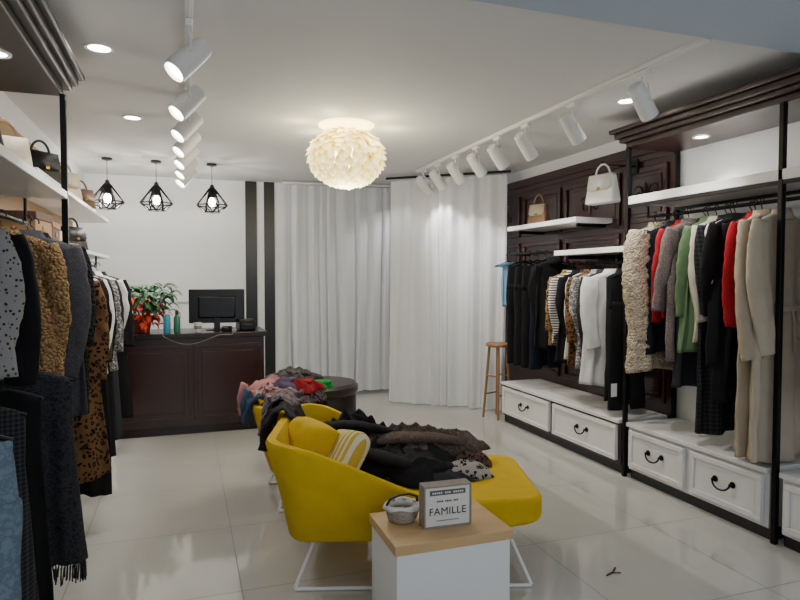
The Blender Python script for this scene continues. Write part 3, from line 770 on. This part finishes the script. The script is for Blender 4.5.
# ---- right far rail
kw = dict(hlabel='black clothes hanger on the far rail of black trousers', hgroup='hangers on the far right rail'); rzl = 1.74
top('camisole', 'top', 'narrow pale blue top at the end of the far rail', (rx-.02, 5.88, rzl), c_blue, .56, .075, .07, .03, 0, .04, rz=.2, collar=False, **kw)
for i, (y, m, lb) in enumerate(((5.62, c_black, 'black trousers beside the pale blue top'), (5.48, c_black2, 'faded black trousers, second from the pale blue top'), (5.33, c_black, 'black trousers, third from the pale blue top'), (5.18, c_navy, 'navy black trousers beside the short right rail'))):
    trousers(lb, (rx, y, rzl), m, 1.12, .17, rz=.1, **kw)
top('blouse', 'blouse', 'black blouse hanging between navy trousers and leopard shirt', (rx, 5.04, rzl), c_black, .9, .19, .21, **kw)
# ---- left rack upper rail
kw = dict(hlabel='black clothes hanger on the left cornice rack upper rail', hgroup='hangers on the left upper rail'); lx, rzl = -.78, 1.78
top('jacket', 'jacket', 'dark plaid jacket at the left picture edge', (lx-.04, 2.1, rzl), c_plaid, .68, .2, .21, **kw)
top('shirt', 'shirt', 'grey shirt with small dark print on the left rack', (lx-.01, 2.38, rzl), c_dots, .6, .21, .23, sl=.48, rz=.12, **kw)
top('blouse', 'blouse', 'black blouse between printed shirt and tan teddy jacket', (lx-.0, 2.62, rzl), c_black, .62, .2, .21, rz=0, **kw)
top('shirt', 'shirt', 'charcoal shirt behind the black blouse on left rack', (lx-.04, 2.78, rzl), c_char, .6, .2, .2, rz=0, **kw)
top('teddy_jacket', 'jacket', 'tan curly teddy jacket on the left rack', (lx+.01, 3.2, rzl), c_orange, .85, .21, .23, .04, .66, .06, curl=.01, rz=-.05, sy=.6, **kw)
top('jacket', 'jacket', 'dark grey jacket between tan teddy jacket and leopard dress', (lx+.06, 3.45, rzl), c_grey, .98, .21, .24, .036, .62, .06, rz=.05, **kw)
top('coat', 'coat', 'black curly coat at the far end of left rack', (lx+.06, 3.6, rzl), c_fur, 1.0, .21, .23, curl=.008, rz=0, **kw)
kw = dict(hlabel='black clothes hanger on the left cornice rack lower rail', hgroup='hangers on the left lower rail'); lx, rzl = -.68, 1.16
trousers('pale frayed denim jeans on the left lower rail', (lx+.02, 2.02, rzl), c_denim, .95, .18, fray=True, rz=.1, **kw)
top('skirt', 'skirt', 'dark woven checked skirt beside the pale denim jeans', (lx-.02, 2.38, rzl), c_bt, .98, .18, .24, sl=0, rz=.08, collar=False, **kw)
top('skirt', 'skirt', 'plain black long skirt between the two woven skirts', (lx-.03, 2.7, rzl), c_black, 1.0, .18, .22, sl=0, rz=.0, collar=False, **kw)
top('skirt', 'skirt', 'charcoal woven skirt with a fringed hem on the left rack', (lx+.01, 3.12, rzl), c_woven, .98, .18, .22, sl=0, collar=False, fringe=True, rz=.1, **kw)
# ---- left shelving rail
kw = dict(hlabel='black clothes hanger on the left shelving rail', hgroup='hangers on the left shelving rail'); lx, rzl = -.76, 1.6
top('dress', 'dress', 'long leopard print dress at the near end of shelving rail', (lx+.08, 3.88, rzl), c_leo2, 1.25, .2, .25, .036, .55, **kw)
top('coat', 'coat', 'long black coat beside the leopard dress', (lx+.08, 4.05, rzl), c_black, 1.4, .2, .26, **kw)
top('blouse', 'blouse', 'white blouse beside the long black coat', (lx+.07, 4.3, rzl), c_white, .7, .2, .22, **kw)
top('sweater', 'sweater', 'olive sweater between white blouse and black dress', (lx+.04, 4.45, rzl), c_olive, .72, .2, .22, **kw)
top('dress', 'dress', 'long black dress on the left shelving rail', (lx+.06, 4.62, rzl), c_black2, 1.35, .19, .25, **kw)
top('shirt', 'shirt', 'white speckled shirt on the left shelving rail', (lx+.06, 4.85, rzl), c_pat, .75, .2, .22, **kw)
top('coat', 'coat', 'charcoal long coat on the left shelving rail', (lx+.06, 5.1, rzl), c_char, 1.3, .2, .25, **kw)
top('sweater', 'sweater', 'cream sweater near the far end of left shelving rail', (lx+.07, 5.4, rzl), c_white, .7, .2, .22, **kw)
top('coat', 'coat', 'black coat at the far end of left shelving rail', (lx+.07, 5.7, rzl), c_black, 1.3, .2, .25, **kw)

# ------------------------------------------------------------------ yellow lounge chairs
def lounge(name, label, cat, loc, rz, L, W, zb=.72, arm=.74):
    t = thing(name, label, cat, loc, rz)
    zs, z0, th = .42, .24, .06; hw = W/2; rc = .12; P = []
    for k in range(13): P.append((arm-(arm-rc)*k/12, -hw, 0, -1))
    for k in range(1, 8): a = PI/2*k/8; P.append((rc-rc*math.sin(a), -hw+rc-rc*math.cos(a), -math.sin(a), -math.cos(a)))
    for k in range(9): P.append((0, -hw+rc+(W-2*rc)*k/8, -1, 0))
    for k in range(1, 8): a = PI/2*k/8; P.append((rc-rc*math.cos(a), hw-rc+rc*math.sin(a), -math.cos(a), math.sin(a)))
    for k in range(13): P.append((rc+(arm-rc)*k/12, hw, 0, 1))
    bm = nb(); rings = []
    for (x, y, nx, ny) in P:
        s = max(0, min(1, (arm-x)/(arm-.06))); s = .8*s+.2*s*s*(3-2*s); zt = zs+(zb-zs)*s; tl = .11*s
        prof = ((-th, z0), (-.01, z0), (0, z0+.012), (tl*.45, z0+(zt-z0)*.5), (tl, zt-.018), (tl-.01, zt), (tl-th+.01, zt), (tl-th, zt-.018), (tl*.45-th, z0+(zt-z0)*.5))
        rings.append([bm.verts.new((x+nx*o, y+ny*o, z)) for o, z in prof])
    n = 9
    for A_, B_ in zip(rings, rings[1:]):
        for k in range(n): bm.faces.new((A_[k], A_[(k+1)%n], B_[(k+1)%n], B_[k]))
    bm.faces.new(rings[0]); bm.faces.new(rings[-1][::-1])
    obj('back_shell', bm, m_yellow, t, ang=60)
    out = [(.03, -hw+.04), (arm-.02, -hw+.001)]
    fw = hw*.9; r2 = .11
    for k in range(11): a = PI/2*k/10; out.append((L-r2+r2*math.sin(a), -fw+r2-r2*math.cos(a)))
    for k in range(11): a = PI/2*k/10; out.append((L-r2+r2*math.cos(a), fw-r2+r2*math.sin(a)))
    out += [(arm-.02, hw-.001), (.03, hw-.04)]
    def zl(x): return z0+.06*max(0, (x-arm+.02)/(L-arm+.02))
    bm = nb(); lo = [bm.verts.new((x, y, zl(x))) for x, y in out]; hi = [bm.verts.new((x, y, zs)) for x, y in out]; m_ = len(out)
    bm.faces.new(lo[::-1]); bm.faces.new(hi)
    for k in range(m_): bm.faces.new((lo[k], lo[(k+1)%m_], hi[(k+1)%m_], hi[k]))
    obj('seat', bm, m_yellow, t, bev=.022, seg=3)
    for s in (-1, 1):
        for x, dx in ((.14, -.1), (L-.2, .12)):
            obj('leg', tube(nb(), [(x, s*(hw-.12), zl(x)+.01), (x+dx, s*(hw-.02), .012)], .009, 8), m_whitem, t)
        obj('floor_bar', tube(nb(), [(.04, s*(hw-.02), .01), (L-.08, s*(hw-.02), .01)], .009, 8), m_whitem, t)
    return t
lounge('chaise_lounge', 'long mustard yellow chaise with white wire legs behind low table', 'chaise', (.56, 3.32, 0), R(-17), 1.26, .86)
lounge('armchair', 'mustard yellow armchair heaped with colourful clothes behind the chaise', 'armchair', (.51, 4.22, 0), R(-1), .66, .6, .68, .5)

def pillow(label, loc, rot, w, h, d, m):
    t = thing('cushion', label, 'cushion', loc); t.rotation_euler = rot
    bm = nb(); N = 18; grids = []
    for s in (-1, 1):
        g = []
        for i in range(N+1):
            row = []
            for j in range(N+1):
                u, v = -1+2*i/N, -1+2*j/N
                k = max(0, (1-u**4)*(1-v**4))**.5
                pin = 1-.14*abs(u)**3*abs(v)**3-.03*(1-abs(u)**2)*abs(v)**3-.03*(1-abs(v)**2)*abs(u)**3
                row.append(bm.verts.new((w*u*pin, s*(d*k*(1+.08*noise.noise(Vector((u*2, v*2, s)))) + .004), h*v*pin)))
            g.append(row)
        grids.append(g)
    for g in grids:
        for i in range(N):
            for j in range(N): bm.faces.new((g[i][j], g[i+1][j], g[i+1][j+1], g[i][j+1]))
    a, b = grids
    loop = [(i, 0) for i in range(N)]+[(N, j) for j in range(N)]+[(N-i, N) for i in range(N)]+[(0, N-j) for j in range(N)]
    for p, q in zip(loop, loop[1:]+loop[:1]): bm.faces.new((a[p[0]][p[1]], a[q[0]][q[1]], b[q[0]][q[1]], b[p[0]][p[1]]))
    obj('cover', bm, m, t, ang=180)
    bm = nb(); tube(bm, [(w*.2, d*.9, -h*.97), (-w*.2, d*.9, -h*.97)], .003, 5)
    obj('zip', bm, m_chrome, t)
pillow('plain mustard yellow cushion leaning on the chaise back', (.62, 3.27, .585), (R(-22), R(4), R(-68)), .175, .155, .105, m_yellow)
pillow('yellow and cream striped cushion leaning beside plain yellow cushion', (.76, 3.14, .555), (R(-36), R(-10), R(-78)), .18, .16, .07, cloth('stripe_cushion', 'vstripe', '#c2a53e', '#d6cfb5', 9))

# crumpled clothes: a low cloth mound with a few long sharp creases
def heap_bm(sx, sy, sz, seed, rough=1.0, n=40, seg=96):
    bm = nb(); rings = []; off = Vector((seed*3.1, seed*1.7, 0)); th = seed*1.3; cs, sn = math.cos(th), math.sin(th)
    for i in range(1, n+1):
        r = i/n; ring = []
        for k in range(seg):
            a = 2*PI*k/seg; ed = 1+.45*noise.noise(Vector((math.cos(a)*1.4, math.sin(a)*1.4, seed)))+.2*noise.noise(Vector((math.cos(a)*3.4, math.sin(a)*3.4, seed+9)))
            x, y = sx*r*ed*math.cos(a), sy*r*ed*math.sin(a)
            p = Vector((x, y, 0)); wv = Vector((noise.noise(p*4+off), noise.noise(p*4-off), 0))*.06; q = p+wv
            qa = Vector(((q.x*cs+q.y*sn)*2.6, (-q.x*sn+q.y*cs)*11, 0))+off
            qb = Vector(((q.x*sn+q.y*cs)*4, (q.x*cs-q.y*sn)*15, 0))-off
            rid = (1-min(1, abs(noise.noise(qa))*2.2))**1.6; rid2 = (1-min(1, abs(noise.noise(qb))*2.4))**1.8
            h = sz*max(0, 1-r**2.6)**.6*(.6+rough*(.34*rid+.2*rid2)+.25*noise.noise(p*4+off*3))+.012*(1-r)
            if i == n: h = .002
            ring.append(bm.verts.new((x, y, max(.002, h))))
        rings.append(ring)
    c = bm.verts.new((0, 0, sum(v.co.z for v in rings[0])/seg))
    for k in range(seg): bm.faces.new((c, rings[0][k], rings[0][(k+1)%seg]))
    for a, b in zip(rings, rings[1:]):
        for k in range(seg): bm.faces.new((a[k], a[(k+1)%seg], b[(k+1)%seg], b[k]))
    bm.faces.new(rings[-1])
    return bm
def heap(name, cat, label, loc, s, m, seed, rz=0, sleeve=None, r0=.06, rough=1.0):
    t = thing(name, label, cat, loc, rz)
    obj('folded_body', heap_bm(*s, seed, rough), m, t, ang=180)
    if sleeve:
        P = [Vector(p) for p in sleeve]; fine = []
        for i in range(len(P)-1):
            for q in range(8):
                s_ = q/8; a = P[max(0, i-1)]; b = P[i]; c = P[i+1]; d = P[min(len(P)-1, i+2)]
                fine.append(.5*((2*b)+(c-a)*s_+(2*a-5*b+4*c-d)*s_**2+(3*b-a-3*c+d)*s_**3))
        fine.append(P[-1]); n = len(fine)
        bm = nb(); tube(bm, fine, [r0*(1-.35*k/(n-1)) for k in range(n)], 14, flat=(1, 1, .4))
        for v in bm.verts: v.co += Vector((0, 0, 1))*wrinkle(v.co*2.2, seed, .01)
        obj('sleeve', bm, m, t, ang=180)
    return t
heap('crumpled_coat', 'coat', 'crumpled black coat lying on the chaise seat', (1.1, 3.3, .425), (.42, .28, .16), c_black2, 3, R(-15), [(-.34, .0, .12), (-.15, -.2, .14), (.1, -.24, .08), (.3, -.18, .05)], .075, 1.1)
heap('crumpled_jacket', 'jacket', 'grey brown textured jacket lying along the black coat', (1.27, 3.38, .485), (.38, .2, .15), c_brownp, 12, R(-10), [(-.28, -.06, .09), (-.05, -.13, .11), (.18, -.1, .08), (.36, -.02, .0)], .085, .8)
heap('crumpled_trousers', 'trousers', 'dark grey trousers lying along the chaise edge', (1.17, 3.05, .422), (.28, .1, .06), c_char, 5, R(-18), rough=.8)
heap('patterned_cloth', 'scarf', 'black and white patterned scarf near the chaise foot', (1.42, 3.06, .422), (.17, .12, .08), cloth('mixed_print', 'leopard', '#9b958e', '#0c0b0b', 36), 8, R(-20), rough=.9)
heap('printed_blouse', 'blouse', 'brown patterned blouse spread towards the chaise foot', (1.52, 3.22, .422), (.13, .13, .08), cloth('brown_print', 'leopard', '#5a4636', '#15100d', 44), 17)
heap('crumpled_sweater', 'sweater', 'soft black sweater bundled behind the striped cushion', (.93, 3.48, .425), (.26, .24, .26), c_black, 14, 0, [(-.25, .05, .2), (-.05, -.1, .24), (.15, -.12, .19), (.35, -.05, .12)], .065, 1.0)
# draped over chair backs
def drape(name, cat, label, loc, rz, path, w, m, seed):
    t = thing(name, label, cat, loc, rz); bm = nb(); g = []; NU = 40
    P = [Vector((p[0], 0, p[1])) for p in path]; fine = []
    for a, b in zip(P, P[1:]):
        for q in range(6): fine.append(a.lerp(b, q/6))
    fine.append(P[-1]); n = len(fine)
    for i, p in enumerate(fine):
        s = abs(i/(n-1)-.5)*2; row = []
        for k in range(NU+1):
            v = -1+2*k/NU; nz = noise.noise(Vector((i*.25, v*3, seed))); rd = 1-2*abs(noise.noise(Vector((i*.12+seed, v*6, 3))))
            row.append(bm.verts.new((p.x+.025*s*math.sin(v*9+seed)+(.02*nz-.02*rd*s if p.x < 0 else .0), w*v*(1+.25*noise.noise(Vector((i*.2, seed, v)))), p.z+.014*abs(nz)+.012*max(0, rd)*(1-s)+.11*noise.noise(Vector((v*2, seed*2, 0)))*(1 if i in (0, n-1) else .2))))
        g.append(row)
    for i in range(n-1):
        for k in range(NU): bm.faces.new((g[i][k], g[i+1][k], g[i+1][k+1], g[i][k+1]))
    obj('draped_cloth', bm, m, t, ang=180, solid=.012)
    bm = nb(); x0, z0_ = path[0]
    tube(bm, [(x0-.0, w*.5, z0_+.2), (x0-.03, w*.55, z0_+.1), (x0-.025, w*.5, z0_-.0)], [.045, .04, .032], 10, flat=(.6, 1, 1)); obj('sleeve', bm, m, t, ang=180)
path = ((-.185, .54), (-.175, .64), (-.15, .73), (-.08, .765), (-.02, .71), (.05, .52), (.2, .48))
drape('draped_coat', 'coat', 'dark mauve grey coat draped over the far end of chaise back', (.63, 3.58, 0), R(-17), path, .17, cloth('mauve_grey', 'plain', '#2f2a2f'), 2)
drape('draped_shirt', 'shirt', 'grey and pink patterned shirt draped over chaise back corner', (.66, 3.68, 0.03), R(-17), tuple((x*1.1-.005, z+.01) for x, z in path[:5]), .11, cloth('grey_pink', 'tweed', '#5c5053', '#948383', 25), 7)
pa = ((-.13, .56), (-.13, .62), (-.115, .69), (-.06, .73), (.0, .7), (.06, .6), (.14, .56))
drape('draped_blouse', 'blouse', 'dusty pink blouse hanging over the armchair back', (.51, 4.32, .0), R(-1), pa, .15, c_pink, 11)
drape('draped_scarf', 'scarf', 'slate blue scarf hanging over the armchair back corner', (.51, 4.1, .0), R(-1), pa, .08, cloth('slate_blue', 'plain', '#3f5068'), 13)
pile = [('crumpled_coat', 'coat', 'dark brown coat at the bottom of armchair clothes heap', (.76, 4.22, .425), (.25, .22, .24), c_brown, 21),
        ('crumpled_sweater', 'sweater', 'black knit sweater in the armchair clothes heap', (.72, 4.2, .59), (.23, .21, .17), c_black, 22),
        ('crumpled_blouse', 'blouse', 'rose pink blouse on top of the armchair clothes heap', (.6, 4.24, .7), (.2, .18, .12), cloth('rose_pink', 'plain', '#bb8482'), 23),
        ('crumpled_shirt', 'shirt', 'red and white printed shirt in the armchair clothes heap', (.56, 4.12, .71), (.15, .14, .09), c_multi, 24),
        ('crumpled_scarf', 'scarf', 'grey patterned scarf crowning the armchair clothes heap', (.7, 4.32, .79), (.17, .14, .07), cloth('grey_scarf', 'tweed', '#5d5654', '#2c2c30', 25), 25),
        ('crumpled_shirt', 'shirt', 'small vivid green shirt right in the armchair clothes heap', (.86, 4.22, .73), (.14, .1, .06), cloth('vivid_green', 'plain', '#1f8a3c'), 26),
        ('crumpled_shirt', 'shirt', 'small plain red shirt on the armchair clothes heap', (.74, 4.1, .75), (.14, .1, .07), c_red, 27),
        ('crumpled_blouse', 'blouse', 'dark patterned blouse hanging forward from the armchair heap', (.74, 4.04, .68), (.16, .1, .09), cloth('dark_print', 'tweed', '#2a2326', '#7a6c6c', 25), 29),
        ('crumpled_scarf', 'scarf', 'small mauve scarf on the armchair clothes heap', (.64, 4.12, .77), (.12, .1, .06), cloth('mauve', 'plain', '#54465f'), 28)]
for nm, ct, lb, lc, s, m, sd in pile: heap(nm, ct, lb, lc, s, m, sd, sd, [(-.4*s[0], .2*s[1], s[2]*.75), (.1*s[0], -.5*s[1], s[2]*.75), (.6*s[0], -.3*s[1], s[2]*.5), (.95*s[0], .2*s[1], s[2]*.1)], .035, 1.0)

# dark drum stool
t = thing('drum_stool', 'round dark brown leather drum stool behind the yellow chairs', 'stool', (1.0, 4.88, 0))
obj('drum_body', lathe(nb(), [(0, .05), (.28, .05), (.295, .08), (.3, .3), (.3, .56), (.29, .58), (0, .58)], 40), m_brownleather, t)
obj('seat_pad', lathe(nb(), [(0, .58), (.3, .58), (.315, .6), (.315, .64), (.29, .665), (.15, .675), (0, .675)], 40), m_brownleather, t)
obj('base_ring', lathe(nb(), [(0, 0), (.24, 0), (.24, .05), (0, .05)], 32), m_blackp, t)
# wooden stool
t = thing('bar_stool', 'tall wooden bar stool in front of the white curtain', 'stool', (3.15, 5.9, 0), R(20))
obj('seat', lathe(nb(), [(0, .76), (.115, .76), (.13, .77), (.132, .785), (.12, .8), (0, .795)], 28), m_stool, t)
for k in range(4):
    a = PI/4+k*PI/2; obj('leg', tube(nb(), [(.09*math.cos(a), .09*math.sin(a), .77), (.15*math.cos(a), .15*math.sin(a), 0)], [.015, .013], 10), m_stool, t)
    b = a+PI/2; z = (.25, .45)[k % 2]
    r = .09+.06*(1-z/.77); obj('stretcher', tube(nb(), [(r*math.cos(a), r*math.sin(a), z), (r*math.cos(b), r*math.sin(b), z)], .009, 8), m_stool, t)

# ------------------------------------------------------------------ low table with sign and basket
t = thing('display_table', 'low white box table with an oak top in the foreground', 'table', (1.02, 2.435, 0))
obj('box_body', box(nb(), -.25, .25, -.175, .175, 0, .41), m_white, t, bev=.004)
obj('table_top', box(nb(), -.26, .26, -.185, .185, .41, .45), m_oak, t, bev=.003)
def text_obj(s, size, parent, loc, m, name):
    cu = bpy.data.curves.new('lettering', 'FONT'); cu.body = s; cu.size = size; cu.extrude = .0006; cu.align_x = 'CENTER'; cu.align_y = 'CENTER'; cu.space_character = 1.06
    o = bpy.data.objects.new('lettering', cu); col.objects.link(o)
    dg = bpy.context.evaluated_depsgraph_get(); dg.update()
    me = bpy.data.meshes.new_from_object(o.evaluated_get(dg)); bpy.data.objects.remove(o)
    me.materials.clear(); me.materials.append(m); q = bpy.data.objects.new(name, me); col.objects.link(q)
    q.parent = parent; q.location = loc; q.rotation_euler = (R(90), 0, 0); return q
t = thing('sign', 'small whitewashed box sign lettered FAMILLE on the oak table', 'sign', (1.035, 2.4, .45), R(-2))
m_ww = M('whitewashed_wood', '#d8d4cc', .7, var=.1, vs=9, stretch=(.3, 1, 3), bump=.1, bs=40)
obj('sign_board', box(nb(), -.1, .1, -.028, .03, .005, .17), m_ww, t)
bm = nb()
for a in ((-.107, .107, 0, .006), (-.107, .107, .17, .177)): box(bm, a[0], a[1], -.034, .032, a[2], a[3])
for a in ((-.107, -.1), (.1, .107)): box(bm, a[0], a[1], -.034, .032, .006, .17)
obj('box_frame', bm, M('frame_weathered', '#8b8175', .7, var=.3, vs=25), t, bev=.001)
m_ink = M('sign_ink', '#161615', .7); m_head = M('sign_header', '#5a5c54', .7, var=.15)
obj('header_band', box(nb(), -.08, .08, -.0305, -.0281, .136, .157), m_head, t)
text_obj('FAMILLE', .044, t, (0, -.0292, .066), m_ink, 'lettering')
bm = nb()
for k in range(13):
    if k not in (4, 9): box(bm, -.048+k*.0075, -.0435+k*.0075, -.0295, -.0281, .106, .113)
obj('small_marks', bm, m_ink, t)
obj('underline', box(nb(), -.05, .05, -.0295, -.0281, .027, .029), m_ink, t)
bm = nb()
for k in range(15):
    if k not in (5, 9): box(bm, -.07+k*.0095, -.064+k*.0095, -.0315, -.0306, .143, .15)
obj('header_marks', bm, m_white, t)
t = thing('basket', 'small pale woven basket with white lining and dark handle beside the sign', 'basket', (.875, 2.5, .45))
t.scale = (1.05, 1.0, .8)
m_wick = M('pale_wicker', '#a79c8a', .75, var=.4, vs=50, bump=1, bs=110)
bm = nb(); seg = 64; prof = []
for k in range(16): z = .004+k*.0057; prof.append((.054+.012*math.sin(PI*k/15*.7)+.0025*(k % 2), z))
lathe(bm, [(0, .002)]+prof+[(.06, .09), (.056, .03), (0, .025)], seg)
for v in bm.verts:
    if v.co.xy.length > .03:
        an = math.atan2(v.co.y, v.co.x); v.co.xy *= 1+.035*math.sin(16*an+PI*round(v.co.z/.0057))
obj('woven_body', bm, m_wick, t, ang=180)
bm = nb(); N = 48; A_ = []; B_ = []; C_ = []
for k in range(N):
    an = 2*PI*k/N; wv = .004*math.sin(7*an); dz = .008*math.sin(3*an+1)
    A_.append(bm.verts.new((.05*math.cos(an), .05*math.sin(an), .06))); B_.append(bm.verts.new(((.066+wv)*math.cos(an), (.066+wv)*math.sin(an), .096))); C_.append(bm.verts.new(((.076+wv)*math.cos(an), (.076+wv)*math.sin(an), .074+dz)))
for P_, Q_ in ((A_, B_), (B_, C_)):
    for k in range(N): bm.faces.new((P_[k], P_[(k+1)%N], Q_[(k+1)%N], Q_[k]))
obj('cloth_lining', bm, cloth('white_lining', 'plain', '#d9d6cf'), t, ang=180, solid=.003)
obj('carry_handle', tube(nb(), [(-.066, 0, .09), (-.058, -.02, .13), (-.02, -.03, .152), (.02, -.03, .152), (.058, -.02, .13), (.066, 0, .09)], .006, 8), M('dark_strap', '#33231b', .6), t)
bm = nb(); tube(bm, [(-.05, 0, .004), (0, 0, .004), (.06, .02, .004)], .004, 5); tube(bm, [(0, 0, .004), (.03, -.03, .004)], .003, 5)
tag(obj('twig_scrap', bm, m_blackp, loc=(2.03, 2.57, 0), rot=(0, 0, R(20))), 'small black forked scrap lying on the floor tiles', 'scrap')

# ------------------------------------------------------------------ light, world, camera
w = bpy.data.worlds.new('World'); bpy.context.scene.world = w; w.use_nodes = True
w.node_tree.nodes['Background'].inputs[0].default_value = (.82, .89, 1, 1); w.node_tree.nodes['Background'].inputs[1].default_value = .28
l = bpy.data.lights.new('front_fill_light', 'AREA'); l.shape = 'RECTANGLE'; l.size = 4; l.size_y = 2; l.energy = 34; l.color = (.86, .93, 1)  # added cool fill behind the camera, standing for an unseen shopfront
o = bpy.data.objects.new('front_fill_light', l); col.objects.link(o); o.location = (1.2, -.5, 1.5); o.rotation_euler = (R(90), 0, 0)
spot((2.75, 7.1, 2.6), (2.5, 7.5, 0), 14, 120)  # unseen spot added to brighten the pale grey curtain
cam = bpy.data.cameras.new('Camera'); cam.sensor_width = 36; cam.lens = 620*36/800; cam.clip_start = .05
co = bpy.data.objects.new('Camera', cam); col.objects.link(co); co.location = (0, 0, 1.5); co.rotation_euler = (R(90-2.1), 0, R(-19.1))
bpy.context.scene.camera = co
